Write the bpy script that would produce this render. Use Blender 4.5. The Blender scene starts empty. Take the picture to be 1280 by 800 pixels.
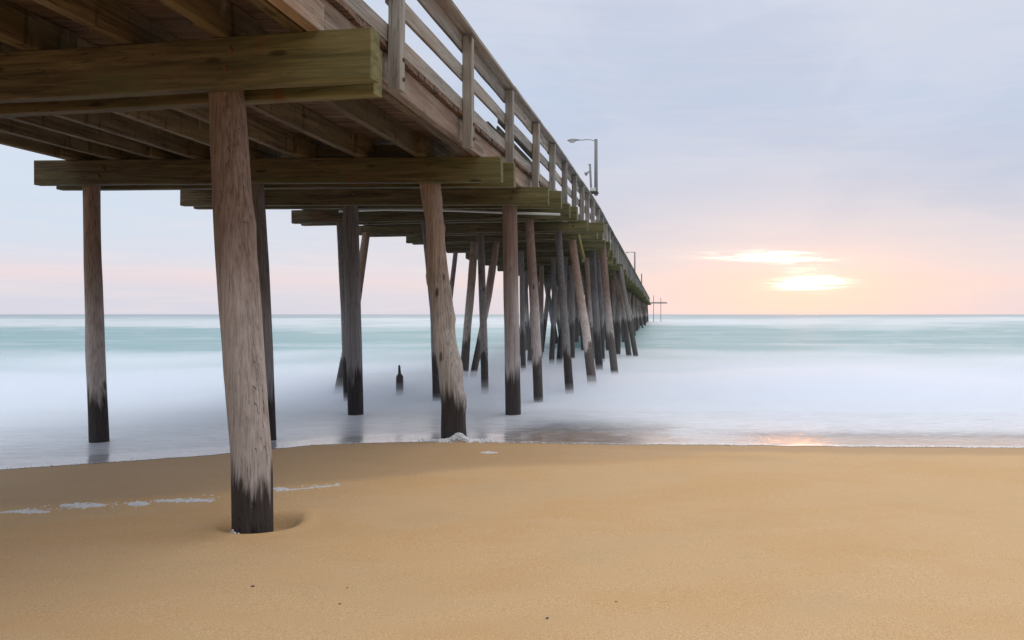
import bpy, bmesh, math, random
from mathutils import Vector, Matrix, noise as mnoise

S = bpy.context.scene
COL = S.collection
rnd = random.Random(7)
R = math.radians

# ------------------------------------------------------------------ camera
CAMH, F, VX, VY = 1.6, 930.0, 845.0, 393.0     # eye height, focal length in photo px, principal point
cam_d = bpy.data.cameras.new('camera')
cam = bpy.data.objects.new('camera', cam_d); COL.objects.link(cam)
cam.location = (0, 0, CAMH); cam.rotation_euler = (R(90), 0, 0)
cam_d.sensor_width = 36.0; cam_d.lens = F / 1280 * 36
cam_d.shift_x = (640 - VX) / 1280; cam_d.shift_y = -(400 - VY) / 1280
cam_d.clip_start = 0.05; cam_d.clip_end = 60000
S.camera = cam

# ------------------------------------------------------------------ node helper
class NT:
    def __init__(s, tree): s.t = tree; s.n = tree.nodes; s.l = tree.links
    def new(s, typ, **kw):
        nd = s.n.new(typ)
        for k, v in kw.items(): setattr(nd, k, v)
        return nd
    def put(s, sock, v):
        if v is None: return
        if hasattr(v, 'is_linked') or hasattr(v, 'links'): s.l.new(v, sock)
        else:
            if isinstance(v, (tuple, list)) and len(v) == 3 and sock.type == 'RGBA': v = (*v, 1)
            sock.default_value = v
    def m(s, op, a, b=None, c=None, clamp=False):
        nd = s.new('ShaderNodeMath', operation=op, use_clamp=clamp)
        for i, v in enumerate((a, b, c)): s.put(nd.inputs[i], v)
        return nd.outputs[0]
    def vm(s, op, a, b=None):
        nd = s.new('ShaderNodeVectorMath', operation=op)
        s.put(nd.inputs[0], a); s.put(nd.inputs[1], b)
        return nd.outputs[0]
    def mix(s, f, a, b, blend='MIX'):
        nd = s.new('ShaderNodeMix', data_type='RGBA', blend_type=blend)
        s.put(nd.inputs[0], f); s.put(nd.inputs[6], a); s.put(nd.inputs[7], b)
        return nd.outputs[2]
    def noise(s, vec, scale=1.0, detail=4.0, rough=0.5, dist=0.0):
        nd = s.new('ShaderNodeTexNoise'); s.put(nd.inputs['Vector'], vec)
        nd.inputs['Scale'].default_value = scale; nd.inputs['Detail'].default_value = detail
        nd.inputs['Roughness'].default_value = rough; nd.inputs['Distortion'].default_value = dist
        return nd.outputs[0]
    def mr(s, v, a, b, c=0.0, d=1.0, smooth=True):
        nd = s.new('ShaderNodeMapRange', interpolation_type='SMOOTHSTEP' if smooth else 'LINEAR')
        for i, x in enumerate((v, a, b, c, d)): s.put(nd.inputs[i], x)
        return nd.outputs[0]
    def ramp(s, v, stops, interp='LINEAR'):
        nd = s.new('ShaderNodeValToRGB'); cr = nd.color_ramp; cr.interpolation = interp
        while len(cr.elements) < len(stops): cr.elements.new(0.5)
        for e, (p, c) in zip(cr.elements, stops): e.position = p; e.color = (*c, 1)
        s.put(nd.inputs[0], v); return nd.outputs[0]
    def xyz(s, v):
        nd = s.new('ShaderNodeSeparateXYZ'); s.put(nd.inputs[0], v); return nd.outputs
    def comb(s, x, y, z):
        nd = s.new('ShaderNodeCombineXYZ')
        for i, v in enumerate((x, y, z)): s.put(nd.inputs[i], v)
        return nd.outputs[0]
    def bump(s, h, strength, dist):
        nd = s.new('ShaderNodeBump'); nd.inputs['Strength'].default_value = strength
        nd.inputs['Distance'].default_value = dist; s.put(nd.inputs['Height'], h); return nd.outputs[0]

def lin(r, g, b):
    f = lambda c: (c / 255) / 12.92 if c <= 10 else ((c / 255 + 0.055) / 1.055) ** 2.4
    return (f(r), f(g), f(b))

# ------------------------------------------------------------------ sky and sun
SUN_EL, SUN_AZ = R(2.6), R(9.8)
w = bpy.data.worlds.new('World'); S.world = w; w.use_nodes = True
w.node_tree.nodes.clear(); n = NT(w.node_tree)
sky = n.new('ShaderNodeTexSky', sky_type='NISHITA'); sky.sun_disc = False
sky.sun_elevation = SUN_EL; sky.sun_rotation = SUN_AZ
dirv = n.new('ShaderNodeTexCoord').outputs['Generated']
dx, dy, dz = n.xyz(dirv)
az = n.m('ARCTAN2', dx, dy)
cloudv = n.comb(n.m('MULTIPLY', dx, 2.4), n.m('MULTIPLY', dy, 2.4), n.m('MULTIPLY', dz, 9.0))
big = n.noise(cloudv, 1.0, 5.0, 0.52, 0.4)
fine = n.noise(n.comb(n.m('MULTIPLY', dx, 5.0), n.m('MULTIPLY', dy, 5.0), n.m('MULTIPLY', dz, 90.0)), 1.0, 4.0, 0.55, 0.6)
zw = n.m('ADD', dz, n.m('MULTIPLY', n.m('SUBTRACT', big, 0.5), n.mr(dz, 0.0, 0.25, 0.015, 0.10)))
base = n.ramp(zw, [(0.0, lin(222, 222, 235)), (0.026, lin(227, 225, 236)), (0.042, lin(243, 226, 231)), (0.058, lin(232, 228, 238)), (0.085, lin(226, 225, 236)),
                   (0.135, lin(212, 217, 233)), (0.18, lin(203, 212, 232)), (0.27, lin(200, 214, 237)), (0.40, lin(219, 224, 239)),
                   (0.62, lin(238, 240, 246)), (1.0, lin(255, 255, 255))])
# overcast sky grows brighter towards the zenith
base = n.mix(1.0, base, n.ramp(dz, [(0.0, (1, 1, 1)), (0.38, (1, 1, 1)), (0.65, (1.7, 1.69, 1.66)), (1.0, (2.6, 2.57, 2.48))]), 'MULTIPLY')
left = n.mr(az, -0.15, -0.75, 0.0, 1.0)
base = n.mix(n.m('MULTIPLY', left, n.mr(dz, 0.035, 0.10, 0.05, 0.9)), base, lin(220, 233, 249))
soft = n.noise(n.vm('MULTIPLY', cloudv, (0.9, 0.9, 0.75)), 1.3, 5.0, 0.55, 0.5)
base = n.mix(n.m('MULTIPLY', n.mr(soft, 0.56, 0.36), n.m('MULTIPLY', n.mr(dz, 0.05, 0.14, 0.1, 0.5), n.mr(az, -0.6, -0.1, 0.2, 1.0))), base, lin(193, 205, 228))
pale = n.mr(big, 0.47, 0.68)
base = n.mix(n.m('MULTIPLY', pale, 0.28), base, lin(228, 227, 237))
strk = n.mr(fine, 0.46, 0.66)
base = n.mix(n.m('MULTIPLY', strk, n.mr(dz, 0.03, 0.15, 0.30, 0.06)), base, lin(250, 234, 232))
# glow of the low sun behind the cloud
def lobe(a0, e0, wa, we, src=None):
    u = n.m('DIVIDE', n.m('SUBTRACT', az, a0), wa)
    v = n.m('DIVIDE', n.m('SUBTRACT', src if src is not None else dz, e0), we)
    return n.m('EXPONENT', n.m('MULTIPLY', n.m('ADD', n.m('MULTIPLY', u, u), n.m('MULTIPLY', v, v)), -1.0))
base = n.mix(n.m('MULTIPLY', lobe(0.19, 0.03, 0.42, 0.095), 0.55), base, lin(247, 221, 214))
base = n.mix(n.m('MULTIPLY', lobe(0.175, 0.03, 0.17, 0.04), 0.55), base, lin(253, 214, 198))
wob = n.m('ADD', dz, n.m('MULTIPLY', n.m('SUBTRACT', fine, 0.5), 0.022))
wob2 = n.m('ADD', wob, n.m('MULTIPLY', n.m('SUBTRACT', az, 0.11), 0.05))
streak = n.noise(n.comb(n.m('MULTIPLY', az, 9.0), 0.0, n.m('MULTIPLY', wob, 300.0)), 1.0, 5.0, 0.65, 1.0)
thr = n.mr(streak, 0.40, 0.58, 0.05, 1.0)
core = n.m('ADD', lobe(0.177, 0.0408, 0.036, 0.0076, wob), n.m('MULTIPLY', lobe(0.123, 0.0755, 0.062, 0.0046, wob2), 0.72))
core = n.m('ADD', core, n.m('MULTIPLY', lobe(0.138, 0.0838, 0.034, 0.0024, wob2), 0.55))
core = n.m('ADD', core, n.m('MULTIPLY', lobe(0.170, 0.0585, 0.024, 0.0040, wob), 0.18))
halo = n.m('ADD', lobe(0.176, 0.041, 0.07, 0.018, wob), n.m('MULTIPLY', lobe(0.11, 0.077, 0.10, 0.014, wob2), 0.6))
ct_ = n.m('MULTIPLY', core, thr)
hot = n.m('POWER', ct_, 3.0)
add = n.mix(1.0, n.mix(1.0, n.mix(ct_, (0, 0, 0), (1.2, 1.12, 1.0)), n.mix(hot, (0, 0, 0), (190.0, 66.0, 15.0)), 'ADD'),
            n.mix(n.m('MULTIPLY', n.m('MULTIPLY', halo, n.mr(streak, 0.3, 0.6, 0.4, 1.0)), 0.5), (0, 0, 0), (0.24, 0.19, 0.13)), 'ADD')
cl = n.mix(1.0, base, add, 'ADD')
bg1 = n.new('ShaderNodeBackground'); n.put(bg1.inputs[0], sky.outputs[0]); bg1.inputs[1].default_value = 0.10
bg2 = n.new('ShaderNodeBackground'); n.put(bg2.inputs[0], cl); bg2.inputs[1].default_value = 1.0
mx = n.new('ShaderNodeMixShader'); mx.inputs[0].default_value = 0.93      # nearly closed cloud deck
n.l.new(bg1.outputs[0], mx.inputs[1]); n.l.new(bg2.outputs[0], mx.inputs[2])
n.l.new(mx.outputs[0], n.new('ShaderNodeOutputWorld').inputs[0])

sd = bpy.data.lights.new('sun', 'SUN'); sd.energy = 0.5; sd.angle = R(75); sd.color = (1.0, 0.80, 0.62)
so = bpy.data.objects.new('sun', sd); COL.objects.link(so)
sv = Vector((math.sin(SUN_AZ) * math.cos(R(6)), math.cos(SUN_AZ) * math.cos(R(6)), math.sin(R(6))))
so.rotation_euler = sv.to_track_quat('Z', 'Y').to_euler(); so.location = sv * 50

S.view_settings.view_transform = 'Standard'; S.view_settings.look = 'None'
S.view_settings.exposure = 0.0; S.view_settings.gamma = 1.0; S.view_settings.use_curve_mapping = False
S.cycles.use_denoising = True; S.cycles.volume_bounces = 8; S.cycles.max_bounces = 12; S.cycles.transparent_max_bounces = 12
S.cycles.sample_clamp_indirect = 14.0

# ------------------------------------------------------------------ small tools
def interp(tab, x):
    if x <= tab[0][0]: return tab[0][1]
    for (a, fa), (b, fb) in zip(tab, tab[1:]):
        if x <= b:
            t = (x - a) / (b - a); return fa + (fb - fa) * t
    return tab[-1][1]
def sstep(a, b, x):
    t = max(0.0, min(1.0, (x - a) / (b - a))); return t * t * (3 - 2 * t)
def W(px, py, Y): return Vector(((px - VX) / F * Y, Y, CAMH - (py - VY) / F * Y))
def nz(x, y, z=0.0): return mnoise.noise(Vector((x, y, z)))
WM = {}
def link(name, mesh, world=None, parent=None):
    o = bpy.data.objects.new(name, mesh); COL.objects.link(o)
    world = world or Matrix.Identity(4); WM[o.name] = world
    if parent is not None:
        o.parent = parent; o.matrix_parent_inverse = WM[parent.name].inverted()
    o.matrix_basis = world
    return o
def tag(o, label=None, cat=None, group=None, kind=None):
    if label: o['label'] = label
    if cat: o['category'] = cat
    if group: o['group'] = group
    if kind: o['kind'] = kind
    return o
def bm_mesh(bm, name, mat, smooth=False):
    me = bpy.data.meshes.new(name); bm.normal_update(); bm.to_mesh(me); bm.free()
    if mat: me.materials.append(mat)
    if smooth:
        for p in me.polygons: p.use_smooth = True
    return me
def add_timber(bm, M, L, wd, ht, rg, jit=0.003, ch=0.006, seg=None):
    """rectangular timber with worn, slightly wavy arrises; local X is its length"""
    seg = seg or max(1, min(10, int(L / 0.6)))
    prof = [(-wd/2+ch, -ht/2), (wd/2-ch, -ht/2), (wd/2, -ht/2+ch), (wd/2, ht/2-ch), (wd/2-ch, ht/2), (-wd/2+ch, ht/2), (-wd/2, ht/2-ch), (-wd/2, -ht/2+ch)]
    rings = []
    for i in range(seg + 1):
        x = L * i / seg; oy = rg.uniform(-jit, jit); oz = rg.uniform(-jit, jit)
        rings.append([bm.verts.new(M @ Vector((x + (rg.uniform(-jit, jit) if i in (0, seg) else 0), y + oy + rg.uniform(-jit, jit)*.5, z + oz + rg.uniform(-jit, jit)*.5))) for y, z in prof])
    for a, b in zip(rings, rings[1:]):
        for k in range(8): bm.faces.new((a[k], a[(k+1) % 8], b[(k+1) % 8], b[k]))
    bm.faces.new(rings[0][::-1]); bm.faces.new(rings[-1])
def axis_matrix(p0, p1, up=Vector((0, 0, 1))):
    x = (p1 - p0).normalized(); y = up.cross(x).normalized(); z = x.cross(y)
    M = Matrix((x, y, z)).transposed().to_4x4(); M.translation = p0
    return M
def timber(name, p0, p1, wd, ht, mat, parent, jit=0.003, ch=0.006):
    p0, p1 = Vector(p0), Vector(p1)
    bm = bmesh.new(); add_timber(bm, Matrix.Identity(4), (p1 - p0).length, wd, ht, rnd, jit, ch)
    return link(name, bm_mesh(bm, name, mat), axis_matrix(p0, p1), parent)
def add_tube(bm, pts, rad, seg=10, cap=True):
    rings = []
    for i, p in enumerate(pts):
        t = (pts[min(i+1, len(pts)-1)] - pts[max(i-1, 0)]).normalized()
        a = Vector((0, 1, 0)) if abs(t.y) < 0.9 else Vector((1, 0, 0))
        u = t.cross(a).normalized(); v = t.cross(u)
        r = rad[i] if isinstance(rad, (list, tuple)) else rad
        rings.append([bm.verts.new(p + (u*math.cos(2*math.pi*k/seg) + v*math.sin(2*math.pi*k/seg))*r) for k in range(seg)])
    for a, b in zip(rings, rings[1:]):
        for k in range(seg): bm.faces.new((a[k], a[(k+1) % seg], b[(k+1) % seg], b[k]))
    if cap: bm.faces.new(rings[0][::-1]); bm.faces.new(rings[-1])

# ------------------------------------------------------------------ materials
def new_mat(name):
    m = bpy.data.materials.new(name); m.use_nodes = True; m.node_tree.nodes.clear()
    return m, NT(m.node_tree)
def finish(n, col, rough, normal=None, spec=0.35):
    p = n.new('ShaderNodeBsdfPrincipled'); n.put(p.inputs['Base Color'], col); n.put(p.inputs['Roughness'], rough)
    n.put(p.inputs['Specular IOR Level'], spec)
    if normal is not None: n.l.new(normal, p.inputs['Normal'])
    o = n.new('ShaderNodeOutputMaterial'); n.l.new(p.outputs[0], o.inputs[0]); return p
def wood(name, dark, mid, pale, patch, patch_amt=0.6, crack=0.7, rough=0.85, drips=False, rust=0.0, moss=False):
    m, n = new_mat(name)
    tc = n.new('ShaderNodeTexCoord').outputs['Object']
    rn = n.new('ShaderNodeObjectInfo').outputs['Random']
    v = n.vm('ADD', tc, n.comb(n.m('MULTIPLY', rn, 37.0), n.m('MULTIPLY', rn, 91.0), n.m('MULTIPLY', rn, 53.0)))
    g = n.noise(n.vm('MULTIPLY', v, (1.1, 16.0, 16.0)), 1.0, 6.0, 0.6, 0.7)
    g2 = n.noise(n.vm('MULTIPLY', v, (2.5, 60.0, 60.0)), 1.0, 3.0, 0.6, 0.3)
    col = n.ramp(g, [(0.28, dark), (0.5, mid), (0.74, pale)])
    pt = n.noise(n.vm('MULTIPLY', v, (0.9, 3.0, 3.0)), 1.0, 4.0, 0.6, 0.5)
    col = n.mix(n.m('MULTIPLY', n.mr(pt, 0.46, 0.66), patch_amt), col, patch)
    ck = n.m('MULTIPLY', n.mr(g2, 0.36, 0.27), crack)
    col = n.mix(ck, col, tuple(c * 0.3 for c in dark))
    g3 = n.noise(n.vm('MULTIPLY', v, (0.8, 22.0, 22.0)), 1.0, 3.0, 0.55, 0.4)
    split = n.mr(n.m('ABSOLUTE', n.m('SUBTRACT', g3, 0.5)), 0.016, 0.004)
    col = n.mix(n.m('MULTIPLY', split, n.m('MULTIPLY', n.mr(pt, 0.62, 0.42), crack)), col, tuple(c * 0.25 for c in dark))
    if drips:
        lx, ly, lz = n.xyz(tc)
        dp = n.noise(n.vm('MULTIPLY', v, (13.0, 1.0, 1.2)), 1.0, 3.0, 0.6, 0.2)
        col = n.mix(n.m('MULTIPLY', n.mr(dp, 0.60, 0.70), n.mr(n.m('ADD', lz, n.m('MULTIPLY', g, 0.1)), 0.02, 0.12, 0.0, 0.6)), col, (0.30, 0.26, 0.20))
        col = n.mix(n.m('MULTIPLY', n.mr(dp, 0.42, 0.32), 0.6), col, tuple(c * 0.5 for c in dark))
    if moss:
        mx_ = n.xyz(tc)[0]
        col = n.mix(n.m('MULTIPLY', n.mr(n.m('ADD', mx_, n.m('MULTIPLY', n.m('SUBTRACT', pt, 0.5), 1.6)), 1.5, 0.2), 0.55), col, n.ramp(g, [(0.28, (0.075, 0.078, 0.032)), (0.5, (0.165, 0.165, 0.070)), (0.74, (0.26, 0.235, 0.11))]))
    if rust:
        ru = n.noise(n.vm('MULTIPLY', v, (2.6, 0.6, 0.6)), 1.0, 3.0, 0.6, 0.2)
        col = n.mix(n.m('MULTIPLY', n.mr(ru, 0.62, 0.74), rust), col, (0.13, 0.045, 0.018))
    kn = n.new('ShaderNodeTexVoronoi'); n.put(kn.inputs['Vector'], n.vm('MULTIPLY', v, (1.3, 4.5, 4.5))); kn.inputs['Scale'].default_value = 1.0
    col = n.mix(n.m('MULTIPLY', n.mr(kn.outputs['Distance'], 0.13, 0.06), 0.7), col, tuple(c * 0.45 for c in dark))
    col = n.mix(1.0, col, n.ramp(rn, [(0.0, (0.78, 0.78, 0.78)), (1.0, (1.15, 1.12, 1.08))]), 'MULTIPLY')
    h = n.m('ADD', n.m('MULTIPLY', g, 0.6), n.m('MULTIPLY', g2, 0.5))
    finish(n, col, rough, n.bump(h, 0.6, 0.01), 0.25)
    return m
M_cap = wood('treated_beam', (0.030, 0.022, 0.012), (0.085, 0.064, 0.036), (0.155, 0.122, 0.070), (0.075, 0.078, 0.038), 0.7, rust=0.7, moss=True)  # shade under the deck put into the dark brown; moss greens the right ends
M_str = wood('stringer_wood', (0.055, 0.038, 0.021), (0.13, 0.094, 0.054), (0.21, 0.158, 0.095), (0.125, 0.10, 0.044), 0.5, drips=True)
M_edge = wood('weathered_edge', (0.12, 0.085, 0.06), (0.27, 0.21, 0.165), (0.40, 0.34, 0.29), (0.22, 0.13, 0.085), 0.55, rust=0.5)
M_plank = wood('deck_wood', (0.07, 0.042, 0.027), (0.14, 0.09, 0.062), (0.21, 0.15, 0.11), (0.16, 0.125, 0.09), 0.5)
M_rail = wood('grey_rail_wood', (0.15, 0.135, 0.115), (0.28, 0.26, 0.235), (0.38, 0.36, 0.335), (0.27, 0.20, 0.145), 0.55)
M_post = wood('grey_post_wood', (0.15, 0.14, 0.125), (0.27, 0.26, 0.24), (0.37, 0.36, 0.33), (0.20, 0.17, 0.13), 0.4)
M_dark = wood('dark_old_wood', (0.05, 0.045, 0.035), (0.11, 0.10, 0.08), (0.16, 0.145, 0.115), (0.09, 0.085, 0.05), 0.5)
M_moss = wood('mossy_plank', (0.09, 0.085, 0.04), (0.17, 0.16, 0.075), (0.24, 0.225, 0.11), (0.24, 0.15, 0.045), 0.5)

def pile_material(name, top3, low3):
    m, n = new_mat(name)
    pos = n.new('ShaderNodeNewGeometry').outputs['Position']
    rn = n.new('ShaderNodeObjectInfo').outputs['Random']
    tc = n.new('ShaderNodeTexCoord').outputs['Object']
    v = n.vm('ADD', tc, n.comb(n.m('MULTIPLY', rn, 37.0), n.m('MULTIPLY', rn, 91.0), n.m('MULTIPLY', rn, 53.0)))
    v = n.vm('MULTIPLY', v, (1.0, 1.0, 0.8))
    px, py, pz = n.xyz(pos)
    g = n.noise(n.vm('MULTIPLY', v, (58.0, 58.0, 1.5)), 1.0, 6.0, 0.66, 0.06)
    g2 = n.noise(n.vm('MULTIPLY', v, (95.0, 95.0, 1.8)), 1.0, 4.0, 0.6, 0.05)
    big = n.noise(n.vm('MULTIPLY', v, (3.0, 3.0, 0.8)), 1.0, 4.0, 0.55, 0.3)
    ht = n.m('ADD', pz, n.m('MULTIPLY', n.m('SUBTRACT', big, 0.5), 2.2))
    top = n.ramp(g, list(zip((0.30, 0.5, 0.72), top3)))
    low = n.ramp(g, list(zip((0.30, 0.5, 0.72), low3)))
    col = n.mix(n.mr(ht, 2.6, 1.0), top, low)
    col = n.mix(1.0, col, n.ramp(n.m('FRACT', n.m('MULTIPLY', rn, 7.31)), [(0.0, (0.68, 0.68, 0.70)), (1.0, (1.12, 1.09, 1.06))]), 'MULTIPLY')
    g3 = n.noise(n.vm('MULTIPLY', v, (20.0, 20.0, 0.30)), 1.0, 2.0, 0.5, 0.0)
    split = n.m('MULTIPLY', n.mr(n.m('ABSOLUTE', n.m('SUBTRACT', g3, 0.5)), 0.012, 0.003), n.mr(big, 0.46, 0.6))
    col = n.mix(n.m('MULTIPLY', split, 0.75), col, (0.03, 0.022, 0.018))
    col = n.mix(n.m('MULTIPLY', n.mr(n.noise(v, 6.0, 5.0, 0.65), 0.52, 0.75), 0.30), col, (0.10, 0.082, 0.068))
    col = n.mix(n.m('MULTIPLY', n.mr(g2, 0.38, 0.26), 0.7), col, (0.03, 0.022, 0.018))
    kn = n.new('ShaderNodeTexVoronoi'); n.put(kn.inputs['Vector'], n.vm('MULTIPLY', v, (5.0, 5.0, 2.0))); kn.inputs['Scale'].default_value = 1.0
    col = n.mix(n.m('MULTIPLY', n.mr(kn.outputs['Distance'], 0.15, 0.07), 0.8), col, (0.045, 0.03, 0.022))
    # wet, weed-stained foot with a ragged upper edge
    wetline = n.m('ADD', 0.47, n.mr(py, 6.0, 30.0, 0.0, 0.80))
    jag = n.m('ADD', n.m('MULTIPLY', n.m('SUBTRACT', n.noise(n.vm('MULTIPLY', v, (7.0, 7.0, 0.9)), 1.0, 3.0, 0.55, 0.2), 0.5), 1.15), n.m('MULTIPLY', n.m('SUBTRACT', g, 0.5), 0.25))
    wet = n.mr(n.m('SUBTRACT', n.m('ADD', pz, jag), wetline), 0.17, -0.12)
    wcol = n.ramp(g, [(0.3, (0.007, 0.0045, 0.004)), (0.6, (0.018, 0.011, 0.009)), (0.85, (0.042, 0.030, 0.026))])
    col = n.mix(n.m('MULTIPLY', wet, n.mr(py, 10.0, 24.0, 0.92, 0.72)), col, wcol)
    h = n.m('SUBTRACT', n.m('ADD', n.m('MULTIPLY', g, 0.8), n.m('MULTIPLY', g2, 0.6)), n.m('MULTIPLY', split, 0.5))
    finish(n, col, n.mr(wet, 0.0, 1.0, 0.92, 0.7), n.bump(h, 0.7, 0.011), 0.2)
    return m
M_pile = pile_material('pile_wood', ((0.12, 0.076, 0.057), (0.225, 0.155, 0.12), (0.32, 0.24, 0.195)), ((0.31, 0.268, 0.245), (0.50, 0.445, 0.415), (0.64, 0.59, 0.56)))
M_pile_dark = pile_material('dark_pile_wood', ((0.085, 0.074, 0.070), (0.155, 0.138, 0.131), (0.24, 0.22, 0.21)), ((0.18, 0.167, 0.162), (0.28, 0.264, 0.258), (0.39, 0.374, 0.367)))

def plain(name, col, rough, metal=0.0, var=0.25, scale=30.0):
    m, n = new_mat(name)
    tc = n.new('ShaderNodeTexCoord').outputs['Object']
    g = n.noise(tc, scale, 4.0, 0.6)
    c = n.mix(g, tuple(x * (1 - var) for x in col), tuple(min(1, x * (1 + var)) for x in col))
    p = finish(n, c, rough, n.bump(g, 0.2, 0.003)); p.inputs['Metallic'].default_value = metal
    return m
M_rust = plain('rusty_iron', (0.10, 0.05, 0.028), 0.8, 0.0, 0.5, 60)
M_galv = plain('galvanised_metal', (0.34, 0.36, 0.37), 0.5, 0.5)
M_polew = plain('grey_pole_wood', (0.24, 0.25, 0.25), 0.85)
M_lens = plain('lamp_lens', (0.62, 0.66, 0.68), 0.25)
M_pvc = plain('grey_conduit', (0.45, 0.46, 0.43), 0.6)
M_shell = plain('shell_bit', (0.12, 0.08, 0.05), 0.7)

# ------------------------------------------------------------------ the beach
def shore(x):
    s = interp([(-40, 5.0), (-14, 6.6), (-6.93, 7.63), (-5.25, 8.5), (-4.37, 9.10), (-2.9, 9.42), (-2.03, 9.22), (-0.25, 9.13), (4.17, 8.91), (12, 8.6), (40, 8.0)], x)
    return s + 0.07 * nz(x * 0.8, 3.1) + 0.045 * nz(x * 2.6, 7.7) + 0.02 * nz(x * 8, 1.7)
def swash(x):
    s = interp([(-40, 4.0), (-5.4, 5.95), (-4.56, 6.2), (-3.9, 6.42), (-3.64, 6.7), (-3.14, 6.87), (-2.0, 7.6), (0, 8.0), (6, 7.9), (40, 7.4)], x)
    return s + 0.08 * nz(x * 1.1, 9.2) + 0.03 * nz(x * 4.0, 5.2)
PILE_A = W(316, 668, 5.42)
def hole_q(x, y):
    ex, ey = x - PILE_A.x - 0.02, y - PILE_A.y - 0.10
    return math.hypot(ex / 0.29, ey / 0.30) * (1 + 0.10 * nz(ex * 4, ey * 4, 2.0))
def sand_z(x, y):
    d = y - shore(x)
    z = -0.014 * d if d < 0 else -0.085 * d
    z = max(z, -1.5); z = min(z, 0.35)
    z += 0.012 * nz(x * 0.5, y * 0.7) * sstep(0.2, -1.0, d) + 0.004 * nz(x * 2.2, y * 3.0, 4.0) * sstep(0.0, -0.8, d)
    # scour hole round the nearest pile
    q = hole_q(x, y)
    z -= 0.10 * sstep(1.0, 0.55, q)
    z += 0.016 * math.exp(-((q - 1.12) / 0.22) ** 2)
    ex, ey = x - PILE_A.x - 0.50, y - PILE_A.y + 0.02          # faint hollow trailing off to the right
    z -= 0.018 * math.exp(-((ex - 1.5 * ey) / 0.45) ** 2 - (ey / 0.22) ** 2)
    ex, ey = x - PILE_A.x - 0.12, y - PILE_A.y + 0.50
    z -= 0.010 * math.exp(-(ex / 0.30) ** 2 - (ey / 0.07) ** 2)
    return z
def grid_mesh(name, rows, cols, fn, attrs, mat):
    """fn(r, c) -> (x, y, z, {attr: value})"""
    vs = []; av = {a: [] for a in attrs}
    for r in rows:
        for c in cols:
            x, y, z, at = fn(r, c); vs.append((x, y, z))
            for a in attrs: av[a].append(at[a])
    nc = len(cols)
    fs = [(i*nc+j, i*nc+j+1, (i+1)*nc+j+1, (i+1)*nc+j) for i in range(len(rows)-1) for j in range(nc-1)]
    me = bpy.data.meshes.new(name); me.from_pydata(vs, [], fs); me.materials.append(mat)
    for a in attrs:
        at = me.attributes.new(a, 'FLOAT', 'POINT'); at.data.foreach_set('value', av[a])
    for p in me.polygons: p.use_smooth = True
    return me
def sand_material():
    m, n = new_mat('beach_sand')
    pos = n.new('ShaderNodeNewGeometry').outputs['Position']
    a = n.new('ShaderNodeAttribute'); a.attribute_name = 'wet'; wet = a.outputs['Fac']
    gr = n.noise(pos, 170.0, 3.0, 0.7); gr2 = n.noise(pos, 60.0, 4.0, 0.7)
    med = n.noise(n.vm('MULTIPLY', pos, (1.0, 1.6, 1.0)), 0.9, 5.0, 0.6, 0.5)
    warm = n.noise(n.vm('MULTIPLY', pos, (0.5, 0.9, 1.0)), 1.3, 4.0, 0.6, 0.4)
    fleck = n.noise(pos, 320.0, 2.0, 0.5)
    col = n.ramp(gr, [(0.25, (0.40, 0.235, 0.105)), (0.5, (0.62, 0.40, 0.205)), (0.78, (0.86, 0.65, 0.43))])
    col = n.mix(n.m('MULTIPLY', n.mr(gr2, 0.4, 0.75), 0.25), col, (0.62, 0.45, 0.24))
    col = n.mix(n.m('MULTIPLY', n.mr(fleck, 0.34, 0.25), 0.55), col, (0.16, 0.085, 0.04))
    col = n.mix(n.m('MULTIPLY', n.mr(med, 0.46, 0.70), 0.28), col, (0.50, 0.36, 0.21))
    col = n.mix(n.m('MULTIPLY', n.mr(warm, 0.42, 0.66), 0.5), col, n.ramp(gr, [(0.25, (0.42, 0.21, 0.07)), (0.78, (0.80, 0.52, 0.25))]))
    damp = n.mr(n.m('ADD', wet, n.m('MULTIPLY', n.m('SUBTRACT', med, 0.5), 0.5)), 0.2, 0.85)
    col = n.mix(n.m('MULTIPLY', damp, 0.75), col, n.ramp(gr, [(0.3, (0.34, 0.21, 0.105)), (0.7, (0.52, 0.345, 0.19))]))
    rough = n.mr(damp, 0.0, 1.0, 0.8, 0.65)
    h = n.m('ADD', n.m('MULTIPLY', gr, 0.5), n.m('MULTIPLY', gr2, 0.6))
    bp = n.new('ShaderNodeBump'); bp.inputs['Distance'].default_value = 0.006
    n.put(bp.inputs['Strength'], n.mr(damp, 0.0, 1.0, 0.55, 0.15)); n.put(bp.inputs['Height'], h)
    finish(n, col, rough, bp.outputs[0], n.mr(damp, 0.0, 1.0, 0.12, 0.12))
    return m
M_sand = sand_material()
def spread(n_, lo, hi, p=1.0): return [lo + (hi - lo) * (i / n_) ** p for i in range(n_ + 1)]
rows = spread(6, -30.0, 2.0)[:-1] + spread(45, 2.0, 4.8)[:-1] + spread(70, 4.8, 6.2)[:-1] + spread(100, 6.2, 12.0) + spread(20, 12.4, 60.0, 1.6)
cols = spread(12, -90, -8.0)[:-1] + spread(55, -8.0, -3.8)[:-1] + spread(75, -3.8, -2.3)[:-1] + spread(130, -2.3, 8.0) + spread(12, 8.6, 90)
def sand_fn(y, x):
    d = y - shore(x); s2 = swash(x)
    wt = max(sstep(-0.35, 0.35, y - s2) * sstep(4.0, -2.5, x) * 0.8, sstep(-0.9, -0.05, d), 0.75 * sstep(1.05, 0.7, hole_q(x, y)))
    return x, y, sand_z(x, y), {'wet': wt}
sand = link('sand', grid_mesh('sand', rows, cols, sand_fn, ['wet'], M_sand)); tag(sand, kind='structure')
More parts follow.
